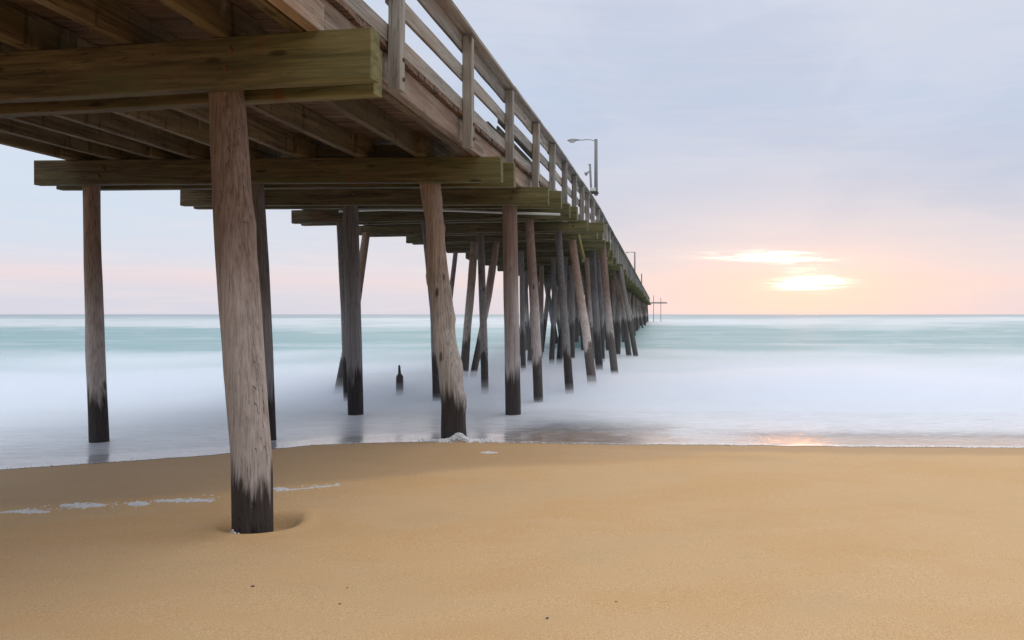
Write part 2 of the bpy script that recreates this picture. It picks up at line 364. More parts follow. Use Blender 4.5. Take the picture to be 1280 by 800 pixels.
# the seabed and land beyond run on as one low sheet to the horizon
bm = bmesh.new()
for q in ((-40000, -40000), (40000, -40000), (40000, 40000), (-40000, 40000)): bm.verts.new((q[0], q[1], -2.2))
bm.faces.new(bm.verts[:]); sb = link('seabed', bm_mesh(bm, 'seabed', M_sand)); tag(sb, kind='structure')

# ------------------------------------------------------------------ the sea
def water_z(x, y, d):
    z = 0.003 - 0.055 * min(d, 1.1) - 0.003 * min(d, 8.0)
    a = 0.04 * sstep(8, 14, d) + 0.11 * sstep(24, 70, d)
    a = (a + 0.16 * sstep(60, 200, d)) * sstep(2500, 900, d)
    ph = y + 9.0 * nz(x * 0.035, y * 0.02) + 2.5 * nz(x * 0.12, y * 0.07, 3.0)
    z += a * (math.sin(ph * 2 * math.pi / 17.0) * (0.45 + 0.5 * nz(x * 0.02, y * 0.03, 6.0)) + nz(x * 0.06, y * 0.12, 8.0) * 0.9)
    z += 0.004 * nz(x * 1.5, y * 2.2, 2.0) * sstep(0.1, 0.8, d)
    return z
def water_material():
    m, n = new_mat('surf_water')
    pos = n.new('ShaderNodeNewGeometry').outputs['Position']
    at = n.new('ShaderNodeAttribute'); at.attribute_name = 'shore_dist'; d = at.outputs['Fac']
    px, py, pz = n.xyz(pos)
    s1 = n.noise(n.vm('MULTIPLY', pos, (0.05, 0.16, 0.3)), 1.0, 5.0, 0.55, 0.8)       # long streaks parallel to the beach
    s2 = n.noise(n.vm('MULTIPLY', pos, (0.25, 0.9, 0.3)), 1.0, 5.0, 0.6, 0.8)
    s3 = n.noise(n.vm('MULTIPLY', pos, (2.2, 9.0, 1.0)), 1.0, 4.0, 0.65, 1.0)
    ld = n.m('LOGARITHM', n.m('MAXIMUM', d, 0.05), 10.0)
    # body colour: milky surf, green trough, far breakers, open sea
    az_ = n.m('DIVIDE', px, n.m('ADD', n.m('MULTIPLY', d, 0.35), 12.0))
    s0 = n.noise(n.comb(n.m('MULTIPLY', az_, 1.3), n.m('MULTIPLY', ld, 3.0), 0.0), 1.0, 3.0, 0.5, 0.5)
    sw = n.noise(n.comb(n.m('MULTIPLY', az_, 3.2), n.m('MULTIPLY', ld, 11.0), 3.7), 1.0, 6.0, 0.58, 1.3)
    ldw = n.m('ADD', ld, n.m('MULTIPLY', n.m('SUBTRACT', s0, 0.5), n.mr(ld, 0.9, 1.3, 0.0, 1.1)))
    ldw = n.m('ADD', ldw, n.m('MULTIPLY', n.m('SUBTRACT', sw, 0.5), n.mr(ld, 0.9, 1.3, 0.0, 0.30)))
    body = n.ramp(n.mr(ldw, 0.0, 3.6, 0.0, 1.0, False), [
        (0.0, (0.74, 0.75, 0.81)), (0.29, (0.61, 0.69, 0.78)), (0.345, (0.45, 0.57, 0.61)), (0.40, (0.19, 0.365, 0.385)),
        (0.50, (0.18, 0.35, 0.37)), (0.56, (0.38, 0.50, 0.52)), (0.61, (0.62, 0.67, 0.70)), (0.65, (0.56, 0.63, 0.67)),
        (0.70, (0.33, 0.43, 0.46)), (0.78, (0.22, 0.31, 0.345)), (1.0, (0.17, 0.25, 0.29))])
    fo = n.m('ADD', n.m('MULTIPLY', sw, 0.72), n.m('MULTIPLY', s1, 0.28))
    body = n.mix(n.m('MULTIPLY', n.mr(fo, 0.49, 0.68), n.mr(ld, 0.9, 1.3, 0.3, 0.38)), body, (0.66, 0.73, 0.79))
    body = n.mix(n.m('MULTIPLY', n.mr(fo, 0.47, 0.33), n.mr(ld, 1.0, 1.4, 0.0, 0.5)), body, (0.20, 0.39, 0.40))
    body = n.mix(n.mr(d, 0.5, 0.1), body, (0.86, 0.87, 0.90))
    dif = n.new('ShaderNodeBsdfDiffuse'); n.put(dif.inputs[0], body)
    # thin run-up: clear film over the sand with drifting froth
    rip = n.noise(n.vm('MULTIPLY', pos, (1.6, 11.0, 1.0)), 1.0, 5.0, 0.6, 1.6)
    rip2 = n.noise(n.vm('MULTIPLY', pos, (4.0, 30.0, 1.0)), 1.0, 3.0, 0.6, 1.2)
    froth = n.m('ADD', n.mr(d, 0.0, 2.4, 0.60, 0.95), n.m('MULTIPLY', n.m('SUBTRACT', rip, 0.5), 1.1))
    froth = n.m('ADD', froth, n.m('MULTIPLY', n.m('SUBTRACT', rip2, 0.5), 0.9), clamp=True)
    side = n.mr(n.m('ABSOLUTE', n.m('ADD', px, n.m('ADD', 1.15, n.m('MULTIPLY', n.m('SUBTRACT', s2, 0.5), 1.2)))), 1.5, 0.7, 0.0, 0.55)
    froth = n.m('SUBTRACT', froth, n.m('MULTIPLY', side, n.mr(d, 3.0, 1.5)), clamp=True)
    froth = n.m('SUBTRACT', froth, n.m('MULTIPLY', n.mr(px, 0.4, 1.3), n.m('MULTIPLY', n.mr(d, 1.9, 1.1), n.mr(d, 0.05, 0.25, 0.0, 0.48))), clamp=True)
    froth = n.m('MAXIMUM', froth, n.mr(d, 2.4, 4.0))
    froth = n.m('ADD', froth, n.m('MULTIPLY', n.mr(rip2, 0.54, 0.68), n.mr(d, 2.0, 0.2, 0.0, 0.65)), clamp=True)
    lip = n.m('MULTIPLY', n.mr(d, 0.34, 0.02), n.m('MULTIPLY', n.mr(rip2, 0.36, 0.58, 0.35, 1.0), n.mr(s2, 0.30, 0.55, 0.45, 1.0)))
    alpha = n.m('MAXIMUM', n.m('MAXIMUM', froth, lip), 0.10)
    tr = n.new('ShaderNodeBsdfTransparent'); tr.inputs[0].default_value = (0.90, 0.87, 0.82, 1)
    mx = n.new('ShaderNodeMixShader'); n.put(mx.inputs[0], alpha); n.l.new(tr.outputs[0], mx.inputs[1]); n.l.new(dif.outputs[0], mx.inputs[2])
    gl = n.new('ShaderNodeBsdfGlossy'); n.put(gl.inputs['Roughness'], n.mr(d, 0.6, 5.0, 0.17, 0.42))
    h = n.m('ADD', n.m('MULTIPLY', s3, 0.5), n.m('MULTIPLY', n.noise(n.vm('MULTIPLY', pos, (5.0, 26.0, 1.0)), 1.0, 3.0, 0.6, 1.2), 0.3))
    bp = n.bump(h, 0.8, 0.035); n.put(bp.node.inputs['Strength'], n.mr(d, 0.7, 1.8, 0.12, 0.8)); n.l.new(bp, gl.inputs['Normal'])
    fr = n.new('ShaderNodeFresnel'); fr.inputs['IOR'].default_value = 1.33
    fac = n.m('MULTIPLY', fr.outputs[0], n.mr(d, 1.0, 5.0, 0.95, 0.42))
    m2 = n.new('ShaderNodeMixShader'); n.put(m2.inputs[0], fac); n.l.new(mx.outputs[0], m2.inputs[1]); n.l.new(gl.outputs[0], m2.inputs[2])
    o = n.new('ShaderNodeOutputMaterial'); n.l.new(m2.outputs[0], o.inputs[0])
    return m
M_water = water_material()
drow = spread(60, 0.0, 6.0) + [6.0 * (1.035 ** i) for i in range(1, 130)] + [520 * (1.35 ** i) for i in range(1, 14)]
tcol = [(-1 + 2 * i / 260) for i in range(261)]
def water_fn(d, t):
    x = t * (14 + 1.15 * d) + 0.0
    y = shore(x) + d
    return x, y, water_z(x, y, d), {'shore_dist': d}
sea = link('sea', grid_mesh('sea', drow, tcol, water_fn, ['shore_dist'], M_water)); tag(sea, kind='structure')

# ------------------------------------------------------------------ low mist of blurred spray over the surf
def mist(name, label, density, ys, prof):
    m, n = new_mat('spray_mist')
    pv = n.new('ShaderNodeVolumePrincipled'); pv.inputs['Color'].default_value = (0.96, 0.975, 1.0, 1)
    pv.inputs['Density'].default_value = density; pv.inputs['Anisotropy'].default_value = 0.65
    o = n.new('ShaderNodeOutputMaterial'); n.l.new(pv.outputs[0], o.inputs['Volume'])
    xs = [-60 + 120 * i / 60 for i in range(61)]
    bm = bmesh.new(); T = []; B = []
    for y in ys:
        T.append([bm.verts.new((x, y, -0.07 + 0.004 + interp(prof, y) * (1 + 1.15 * nz(x * 0.16, y * 0.22, 5.0) + 0.4 * nz(x * 0.5, y * 0.5, 2.0)))) for x in xs])
        B.append([bm.verts.new((x, y, -0.30)) for x in xs])
    nx, ny = len(xs), len(ys)
    for i in range(ny - 1):
        for j in range(nx - 1):
            bm.faces.new((T[i][j], T[i][j+1], T[i+1][j+1], T[i+1][j]))
            bm.faces.new((B[i][j], B[i+1][j], B[i+1][j+1], B[i][j+1]))
    for j in range(nx - 1):
        bm.faces.new((T[0][j], B[0][j], B[0][j+1], T[0][j+1])); bm.faces.new((T[-1][j], T[-1][j+1], B[-1][j+1], B[-1][j]))
    for i in range(ny - 1):
        bm.faces.new((T[i][0], T[i+1][0], B[i+1][0], B[i][0])); bm.faces.new((T[i][-1], B[i][-1], B[i+1][-1], T[i+1][-1]))
    o = link(name, bm_mesh(bm, name, m, True)); tag(o, label, kind='stuff')
mist('sea_mist', 'low white mist of blurred spray over the surf', 0.42, [11.8, 12.4, 13.2, 14.2, 15.2, 16.4, 17.6, 19, 20.5, 22, 24, 26, 28, 31, 34, 38, 43],
     [(11.8, 0.0), (14.2, 0.13), (16.4, 0.24), (19, 0.25), (22, 0.17), (26, 0.09), (31, 0.04), (38, 0.015), (43, 0.0)])
mist('surf_spray', 'dense white spray lying close on the surf', 1.5, [12.7, 13.3, 14.2, 15.2, 16.4, 17.6, 19, 20.5, 22, 24, 26, 29, 33, 38],
     [(12.7, 0.0), (14.2, 0.06), (16.4, 0.12), (19, 0.10), (22, 0.055), (26, 0.025), (33, 0.01), (38, 0.0)])

# ------------------------------------------------------------------ the pier
pier = bpy.data.objects.new('pier', None); COL.objects.link(pier); pier.location = (-5.2, 5.3, 0)
WM['pier'] = Matrix.Translation((-5.2, 5.3, 0))
tag(pier, 'long weathered wooden fishing pier on leaning round piles running out to sea', 'pier')

def xr(y):      # right edge of the deck
    return interp([(0, -2.52), (22, -2.52), (30, -2.72), (45, -3.05), (64, -3.5), (100, -4.35), (150, -5.6), (170, -6.1)], y)
def xl(y):      # left edge
    return interp([(0, -8.2), (12, -8.0), (15, -7.4), (25, -7.1), (45, -7.9), (64, -8.6), (100, -9.6), (150, -11.0), (170, -11.5)], y)
def sz(y):      # underside of the stringers (= top of the caps)
    return interp([(0, 3.60), (5.2, 3.61), (9.6, 3.64), (12.2, 3.69), (14.3, 3.73), (17, 3.70), (30, 3.70), (100, 3.72), (170, 4.0)], y)

# bents: (right x, y at right, left x, y at left, cap height, rear overhang)
bents = [(-2.125, 5.20, -8.3, 6.22, 0.36, -0.12), (-2.26, 9.60, -8.5, 9.85, 0.325, 0.09), (-2.10, 12.2, -8.2, 12.3, 0.29, 0.16),
         (-2.05, 14.3, -7.85, 15.2, 0.27, 0.10), (-1.98, 16.6, -7.5, 17.6, 0.23, 0.34), (-1.95, 18.4, -7.1, 19.6, 0.22, 0.1),
         (-2.0, 21.0, -6.8, 22.0, 0.25, 0.1), (-2.15, 23.8, -7.0, 24.8, 0.25, 0.1)]
yb = 27.2
while yb < 168:
    e = rnd.uniform(0.25, 0.5)
    bents.append((xr(yb) + e, yb, xl(yb) - 0.1, yb + rnd.uniform(0.1, 0.5), 0.28, 0.1)); yb += 3.3 + yb * 0.012
def cap_y(b, x):
    t = (b[0] - x) / (b[0] - b[2]); return b[1] + (b[3] - b[1]) * t
caps = []
for i, b in enumerate(bents):
    zt = sz(b[1]); h = b[4]; th = 0.115; gap = 0.235 if i < 8 else 0.2
    zr = zt - h / 2
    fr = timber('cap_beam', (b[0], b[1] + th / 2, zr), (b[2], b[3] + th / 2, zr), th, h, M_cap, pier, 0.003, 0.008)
    off = th + gap
    if i < 26:
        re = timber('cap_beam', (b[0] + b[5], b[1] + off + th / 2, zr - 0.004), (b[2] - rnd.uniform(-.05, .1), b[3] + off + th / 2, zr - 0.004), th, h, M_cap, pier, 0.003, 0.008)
    caps.append(fr)
# short spreader blocks and rusty bolts on the near caps
def bolt(owner, p, r=0.017, mat=None):
    bm = bmesh.new(); add_tube(bm, [Vector(p) + Vector((0, 0.01, 0)), Vector(p) + Vector((0, -0.006, 0)), Vector(p) + Vector((0, -0.022, 0))], [r * 1.7, r * 1.5, r], 8)
    return link('bolt', bm_mesh(bm, 'bolt', mat or M_rust), None, owner)
for (bi, x, dz_) in ((0, -3.22, -0.10), (0, -3.26, -0.235), (1, -7.55, -0.12), (1, -7.62, -0.22), (1, -5.4, -0.13), (1, -3.2, -0.11), (1, -3.13, -0.23),
                     (2, -2.66, -0.08), (2, -2.7, -0.19), (2, -5.3, -0.1), (3, -2.6, -0.1), (4, -7.42, -0.06), (4, -7.42, -0.15), (4, -2.3, -0.12)):
    b = bents[bi]; bolt(caps[bi], (x, cap_y(b, x) - 0.002, sz(b[1]) + dz_))

# stringers, lapped past each other on every cap
SX = [0.055, 0.175, 0.79, 1.60, 2.40, 3.10, 3.80, 4.35, 4.95, 5.55]
ends = [-0.6, 2.4] + [b[1] for b in bents]
def sx(y, k):
    f = SX[k] / 5.6 if k > 1 else None
    return xr(y) - SX[k] + 0.0 if f is None else xr(y) - f * (xr(y) - xl(y))
for i in range(len(ends) - 1):
    y0, y1 = ends[i], ends[i + 1]
    for k in range(len(SX)):
        if y0 > 60 and k in (1, 4, 6, 8): continue
        if y0 > 110 and k in (3, 5): continue
        lap = (0.03 if i % 2 else -0.03) if k > 1 else 0.0
        ex = 0.22 if k > 1 else -0.004
        hh = 0.26 if k else 0.262
        z0, z1 = sz(y0) + 0.132, sz(y1) + 0.132
        if k > 1:       # reach both caps, which run a little askew
            def cy(y, j):
                return y if j < 0 else cap_y(bents[j], sx(y, k))
            q0, q1 = cy(y0, i - 2), cy(y1, i - 1)
        else: q0, q1 = y0 + (0.15 if i > 1 else 0), y1 + 0.15
        st = timber('stringer', (sx(y0, k) + lap, q0 - (ex if k > 1 else 0), z0), (sx(y1, k) + lap, q1 + ex + (0.13 if k > 1 else 0), z1),
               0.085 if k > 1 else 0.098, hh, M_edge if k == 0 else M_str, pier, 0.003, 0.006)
# blocking between stringers over bents
for bi in (0, 1, 2, 3, 4):
    b = bents[bi]
    for k in range(2, len(SX) - 1):
        if rnd.random() < 0.62: continue
        xa, xb_ = sx(b[1], k) - 0.08, sx(b[1], k + 1) + 0.08
        yy = cap_y(b, (xa + xb_) / 2) + rnd.uniform(0.16, 0.30)
        timber('blocking', (xa, yy, sz(b[1]) + 0.12), (xb_, yy, sz(b[1]) + 0.12), 0.045, 0.20, M_dark, pier)

# deck boards: 300 single boards, the rest joined
def plank_mesh(L, seed):
    rg = random.Random(seed); bm = bmesh.new()
    add_timber(bm, Matrix.Identity(4), L, 0.132, 0.05, rg, 0.004, 0.007, 3)
    return bm_mesh(bm, 'deck_board', M_plank)
lens = {}
PITCH = 0.142
y = 4.4; cnt = 0
while cnt < 290:
    Ln = round((xr(y) - xl(y) + 0.12) * 5) / 5
    key = (Ln, cnt % 6)
    if key not in lens: lens[key] = plank_mesh(Ln, cnt)
    p = Vector((xr(y) + 0.045 + rnd.uniform(-0.008, 0.01) + (rnd.uniform(0.01, 0.035) if rnd.random() < .08 else 0), y, sz(y) + 0.29 + rnd.uniform(-0.003, 0.004)))
    Mx = Matrix.Translation(p) @ Matrix.Rotation(math.pi + rnd.uniform(-0.004, 0.004), 4, 'Z')
    link('deck_board', lens[key], Mx, pier)
    y += PITCH; cnt += 1
bm = bmesh.new(); yy = 4.4 - PITCH
while yy > -0.7:
    add_timber(bm, Matrix.Translation((xr(yy) + 0.04, yy, sz(yy) + 0.29)) @ Matrix.Rotation(math.pi, 4, 'Z'), 5.8, 0.132, 0.05, rnd, 0.003, 0.007, 1); yy -= PITCH
while y < 170:
    add_timber(bm, Matrix.Translation((xr(y) + 0.04 + rnd.uniform(-.02, .03), y, sz(y) + 0.29)) @ Matrix.Rotation(math.pi, 4, 'Z'), xr(y) - xl(y) + 0.1, 0.132, 0.05, rnd, 0.004, 0.007, 1); y += PITCH
far = link('deck_planking', bm_mesh(bm, 'deck_planking', M_plank), None, pier); tag(far, kind='stuff')

# railing
posts = [2.2, 4.2, 6.36, 8.60, 10.76, 12.76, 14.44, 16.1, 17.6, 19.0, 20.2, 21.5]
yy = 23.2
while yy < 166: posts.append(yy); yy += 1.75 + yy * 0.004
pm = []
for s in range(4):
    bm = bmesh.new(); add_timber(bm, Matrix.Identity(4), 1.27, 0.112, 0.105, random.Random(s), 0.003, 0.007, 4); pm.append(bm_mesh(bm, 'rail_post', M_post))
for i, y in enumerate(posts):
    base = Vector((xr(y) + 0.105, y + 0.055, sz(y) - 0.09))
    lean = rnd.uniform(-0.008, 0.008)
    Mp = axis_matrix(base, base + Vector((lean, lean * 0.5, 1)), Vector((0, 1, 0)))
    po = link('rail_post', pm[i % 4], Mp, pier)
    if i < 9:
        for dz_ in (0.10, 0.27):
            bm = bmesh.new(); p = base + Vector((0.054, 0.012, dz_))
            add_tube(bm, [p, p + Vector((0.012, 0, 0)), p + Vector((0.022, 0, 0))], [0.021, 0.019, 0.012], 8)
            link('bolt', bm_mesh(bm, 'bolt', M_rust), None, po)
for i in range(len(posts) - 1):
    y0, y1 = posts[i], posts[i + 1]
    if i % 2 == 0 and i + 2 < len(posts): y1 = posts[i + 2]
    elif i % 2 == 1: continue
    g = 0.004
    for (zo, hh, th) in ((0.385, 0.155, 0.04), (0.765, 0.165, 0.04), (1.115, 0.19, 0.04)):
        timber('rail_board', (xr(y0) + 0.027, y0 + 0.055 + g, sz(y0) + zo + rnd.uniform(-.012, .012)), (xr(y1) + 0.027, y1 + 0.055 - g, sz(y1) + zo + rnd.uniform(-.012, .012)), th, hh, M_rail, pier, 0.004)
    timber('rail_cap', (xr(y0) + 0.085, y0 + 0.055 + g, sz(y0) + 1.235), (xr(y1) + 0.085, y1 + 0.055 - g, sz(y1) + 1.235), 0.19, 0.042, M_rail, pier, 0.004)

# piles -------------------------------------------------------------------------------
M_pile_pale = pile_material('driftwood_pile', ((0.14, 0.095, 0.07), (0.27, 0.20, 0.155), (0.38, 0.31, 0.26)), ((0.20, 0.175, 0.155), (0.42, 0.385, 0.35), (0.58, 0.545, 0.51)))
DARK = {3, 5, 7, 8, 11, 12, 16, 17, 18, 21, 22, 24, 26, 27, 29, 30, 32} | {40 + 3 * k for k in range(120)}
def pile(path, y0, ytop=None, label=None, gnarl=0.02, seed=0, topz=None, part=True, knots=()):
    """path: (px centre, py, px width) from the top down, at distance y0 (ytop at the cap)"""
    ytop = ytop or y0
    pys = [p[1] for p in path]
    pts = []
    for (cx, py, wd) in path:
        t = (py - pys[0]) / (pys[-1] - pys[0]); Y = ytop + (y0 - ytop) * t
        q = W(cx, py, Y); pts.append((q.z, q.x, q.y, wd / 2 / F * Y / math.sqrt(1 + (q.x / Y) ** 2)))      # a round pile off the axis projects wider than its diameter
    ztop = topz if topz is not None else pts[0][0] + 0.2
    a, b = pts[0], pts[1]; k = (ztop - a[0]) / (a[0] - b[0])
    pts.insert(0, (ztop, a[1] + (a[1]-b[1])*k, a[2] + (a[2]-b[2])*k, a[3]))
    a, b = pts[-1], pts[-2]; zb = a[0] - 0.7; k = (a[0] - zb) / (b[0] - a[0])
    pts.append((zb, a[1] + (a[1]-b[1])*k, a[2] + (a[2]-b[2])*k, a[3]))
    tx = [(p[0], p[1]) for p in pts[::-1]]; ty = [(p[0], p[2]) for p in pts[::-1]]; tr = [(p[0], p[3]) for p in pts[::-1]]
    near = y0 < 14
    nr = 46 if near else 16; sg = 22 if near else 10
    mid = Vector((interp(tx, 1.5), interp(ty, 1.5), 0))
    bm = bmesh.new(); rings = []
    for i in range(nr + 1):
        z = zb + (ztop - zb) * i / nr; cx, cy, r = interp(tx, z), interp(ty, z), interp(tr, z)
        cx += 0.25 * gnarl * nz(z * 1.1, seed * 3.3); cy += 0.25 * gnarl * nz(z * 1.1, seed * 5.1 + 9)
        ring = []
        for k in range(sg):
            th = 2 * math.pi * k / sg
            c, s_ = math.cos(th), math.sin(th)
            rr = r * (1 + gnarl * 2.2 * nz(c * 1.1 + seed, s_ * 1.1, z * 1.3) + gnarl * 1.1 * nz(c * 3 + seed, s_ * 3, z * 2.4))
            for (kz, kth, amp, sz_) in knots:
                da = math.atan2(math.sin(th - kth), math.cos(th - kth))
                rr += amp * math.exp(-((z - kz) / sz_) ** 2 - (da / 0.7) ** 2)
            ring.append(bm.verts.new((cx + rr * c - mid.x, cy + rr * s_ - mid.y, z)))
        rings.append(ring)
    for a, b in zip(rings, rings[1:]):
        for k in range(sg): bm.faces.new((a[k], a[(k+1) % sg], b[(k+1) % sg], b[k]))
    bm.faces.new(rings[-1])
    o = link('pile', bm_mesh(bm, 'pile', M_pile_pale if seed in (4, 13) else M_pile_dark if seed in DARK else M_pile, True), Matrix.Translation(mid), pier if part else None)
    if label: o['label'] = label
    return o
ct = lambda i, x: cap_y(bents[i], x) + 0.23
# bent 1
pile([(283, 118, 46), (287, 190, 49), (292, 270, 51), (300, 380, 52), (308.5, 480, 53), (313, 560, 52), (316, 668, 53)], 5.42, ct(0, -3.4), 'thick grey-brown pile standing in a scour hole on dry sand', 0.03, 1, sz(5.4) - 0.03, knots=[(2.28, 0.2, 0.018, 0.12), (1.2, 2.9, 0.012, 0.1)])
# bent 2
pile([(114.5, 234, 22), (116, 330, 23), (119, 430, 25), (124, 545, 26.5)], 9.75, 10.0, 'straight slim grey pile at the seaward left edge', 0.02, 2, 3.6)
pile([(321, 232, 18), (327, 330, 19), (331, 430, 20), (336, 552, 20)], 9.85, 9.95, 'dark pile half hidden behind the nearest thick pile', 0.02, 3, 3.6)
pile([(537, 233, 26), (543, 280, 25), (545, 330, 26), (551, 370, 25), (556, 420, 28), (562, 460, 30), (565, 500, 29), (567, 548, 30)], 9.7, 9.85, 'gnarled pale driftwood-grey pile full of knots, splashed with foam', 0.085, 4, 3.6, knots=[(2.75, 0.0, 0.03, 0.09), (2.35, 3.3, 0.025, 0.07), (2.05, 3.1, 0.03, 0.12), (1.55, -0.2, 0.035, 0.10), (0.95, 0.1, 0.03, 0.14), (1.1, -1.7, -0.04, 0.035), (1.2, -2.2, -0.035, 0.03), (0.45, 0.0, 0.03, 0.1), (1.48, -1.0, -0.03, 0.03)])
# bent 3
pile([(438, 260, 20), (440, 340, 20.5), (442, 430, 20.5), (445, 522, 19.5)], 12.4, 12.5, None, 0.02, 5, 3.62)
pile([(637, 257, 18.5), (638.5, 350, 19), (640, 430, 19), (641.5, 522, 19.5)], 12.4, 12.43, 'upright round reddish pile between leaning ones', 0.012, 6, 3.62)
# bent 4
pile([(425, 280, 9), (430, 380, 9), (433, 500, 7.5)], 14.4, 15.1, None, 0.02, 7, 3.6)
pile([(532, 280, 11), (543, 390, 11), (546, 502, 11)], 14.4, 14.9, None, 0.02, 8, 3.6)
pile([(661.5, 272, 10.5), (666, 350, 11.5), (671, 440, 12.5), (673, 502, 12)], 14.2, 14.55, None, 0.02, 9, 3.68)
# bent 5
pile([(457, 296, 10), (447, 370, 11), (433, 440, 12), (424, 492, 14)], 15.8, 17.6, 'pile leaning sharply to the left in the surf', 0.03, 10, 3.6)
pile([(600.5, 290, 8.5), (603, 370, 9.5), (605, 430, 9.5), (606, 492, 9.5)], 15.7, 17.2, None, 0.02, 11, 3.6)
pile([(698, 289, 8.5), (702, 350, 9), (707, 420, 10), (712, 490, 11)], 15.7, 16.9, None, 0.02, 12, 3.64)
# bent 6
pile([(592, 316, 9.5), (590, 350, 10.5), (585, 400, 10), (580, 466, 11.5)], 19.0, 19.4, 'light grey crooked pile with peeling strips', 0.05, 13, 3.6)
pile([(619, 318, 8), (611, 370, 8), (601, 420, 8), (593, 462, 9)], 19.2, 19.3, None, 0.03, 14, 3.6)
pile([(715, 298, 9.5), (722, 350, 10), (732, 410, 11), (740, 478, 12)], 17.4, 18.8, 'grey pile leaning towards the open sea on the right', 0.02, 15, 3.66)
# bent 7 and 8
for (path, yf, yt, sd_) in (
    ([(570, 312, 6), (562, 380, 6.5), (554, 450, 7)], 21.5, 22.1, 16),
    ([(652, 320, 6), (653, 400, 6.5), (654, 457, 7)], 21.5, 21.8, 17),
    ([(740, 310, 8), (744, 380, 9), (748.5, 452, 9.5)], 22.0, 21.6, 18),
    ([(753, 308, 9), (759, 380, 9), (768, 464, 9.5)], 20.6, 21.3, 19),
    ([(665, 322, 6), (666, 380, 7), (663, 450, 8)], 24.0, 24.4, 20),
    ([(691.5, 322, 6), (693, 380, 6.5), (690, 442, 7)], 24.4, 24.4, 21),
    ([(706, 320, 7), (705, 380, 7), (701, 430, 8)], 24.6, 24.4, 22),
    ([(733, 322, 6), (739, 380, 7), (741, 440, 8)], 25.2, 24.4, 23),
    ([(747.5, 318, 7), (751, 370, 7), (753, 446, 6)], 25.6, 24.4, 24),
    ([(614, 332, 6), (606, 390, 6), (598, 450, 6)], 26.5, 27.8, 25),
    ([(660, 342, 5), (654, 390, 5), (650, 430, 6)], 30.0, 31.0, 26),
    ([(687.5, 348, 5.5), (682, 395, 6), (678, 430, 6)], 33.0, 34.5, 27),
    ([(677, 328, 6), (676.5, 390, 6), (675, 436, 7)], 27.8, 27.8, 28),
    ([(714, 330, 6.5), (715, 380, 6.5), (715, 428, 7)], 27.8, 27.8, 29),
    ([(772, 338, 6.5), (773, 380, 7), (772, 424, 8)], 31.2, 31.2, 30),
    ([(766, 330, 6), (779, 390, 6), (784, 428, 7)], 30.5, 31.2, 31),
    ([(776, 342, 6), (784, 385, 6), (792.5, 432, 6.5)], 30.0, 31.0, 32)):
    pile(path, yf, yt, 'dark slanting brace pile beside the outermost row' if sd_ == 32 else None, 0.02, sd_, 3.62)
# further bents, ever smaller
for i, b in enumerate(bents):
    if b[1] < 31.5: continue
    y = b[1] + 0.2; nn = 4 if y < 90 else 3
    for k in range(nn):
        t = (k + 0.12 + rnd.uniform(-0.06, 0.06)) / (nn - 0.76) if nn > 1 else 0.5
        x = xr(y) - 0.25 - t * (xr(y) - xl(y) - 0.5); ln = rnd.uniform(-0.55, 0.7) * (1 if rnd.random() < .5 else 0.3)
        pxt = VX + F * x / y; pxb = VX + F * (x + ln) / y; wd = F * rnd.uniform(0.25, 0.33) / y
        pt = VY - F * (sz(y) - 0.28 - CAMH) / y; pb = VY + F * (CAMH + 0.07) / y
        pile([(pxt, pt, wd), ((pxt+pxb)/2, (pt+pb)/2, wd), (pxb, pb, wd)], y, y, None, 0.02, 40 + i * 5 + k, sz(y) - 0.02)
# loose plank hanging by its nails and a conduit slung under the deck
a, b_ = W(723, 296, 18.0), W(729.5, 325, 17.6)
o = timber('hanging_plank', a, b_, 0.05, 0.17, M_moss, pier); o['label'] = 'mossy yellow-green plank hanging below the deck'
bm = bmesh.new(); add_tube(bm, [W(424, 264, 13.6), W(480, 262, 13.5), W(560, 263, 13.5), W(640, 266, 13.4), W(700, 268, 13.4)], 0.022, 8)
o = link('conduit', bm_mesh(bm, 'conduit', M_pvc, True), None, pier)
# T-shaped end platform
E = 172.0
for k in range(6):
    timber('end_platform_board', (-11.6, E + k * 0.6, 4.42 - k * 0.002), (-2.2, E + k * 0.6, 4.42 - k * 0.002), 0.57, 0.07, M_polew, pier)
timber('end_platform_beam', (-11.8, E + 1.0, 4.18), (-2.0, E + 1.0, 4.22), 0.3, 0.16, M_polew, pier)
for px, top in ((817, 369.5), (826, 372.5)):
    pile([(px, top, 0.6), (px, 385, 0.65), (px, 403, 0.7)], E + 1.4, None, None, 0.01, int(px), W(px, top, E + 1.4).z + 0.02)

# ------------------------------------------------------------------ broken pile in the surf
bm = bmesh.new(); Yb = 15.4
c0 = W(499.5, 492, Yb)
def ring(bm, cx, cy, z, r, sg, seed, amp=0.12):
    return [bm.verts.new((cx + r * math.cos(2*math.pi*k/sg) * (1 + amp * nz(k * 1.7, z * 5, seed)), cy + r * math.sin(2*math.pi*k/sg) * (1 + amp * nz(k * 1.1, z * 5, seed + 3)), z)) for k in range(sg)]
prof = [(-0.7, 0.073, 0), (0.05, 0.073, 0), (0.22, 0.072, 0.002), (0.31, 0.070, 0.003), (0.345, 0.052, 0.003), (0.37, 0.03, 0.0), (0.45, 0.026, -0.004), (0.535, 0.022, -0.008), (0.55, 0.014, -0.009)]
rings = [ring(bm, ox, 0, z, r, 12, 2.0) for z, r, ox in prof]
for a, b_ in zip(rings, rings[1:]):
    for k in range(12): bm.faces.new((a[k], a[(k+1) % 12], b_[(k+1) % 12], b_[k]))
bm.faces.new(rings[-1])
o = link('broken_pile', bm_mesh(bm, 'broken_pile', M_pile, True), Matrix.Translation((c0.x, Yb, 0))); tag(o, 'short dark broken pile stump with a splintered tip, alone in the surf', 'pile stump')

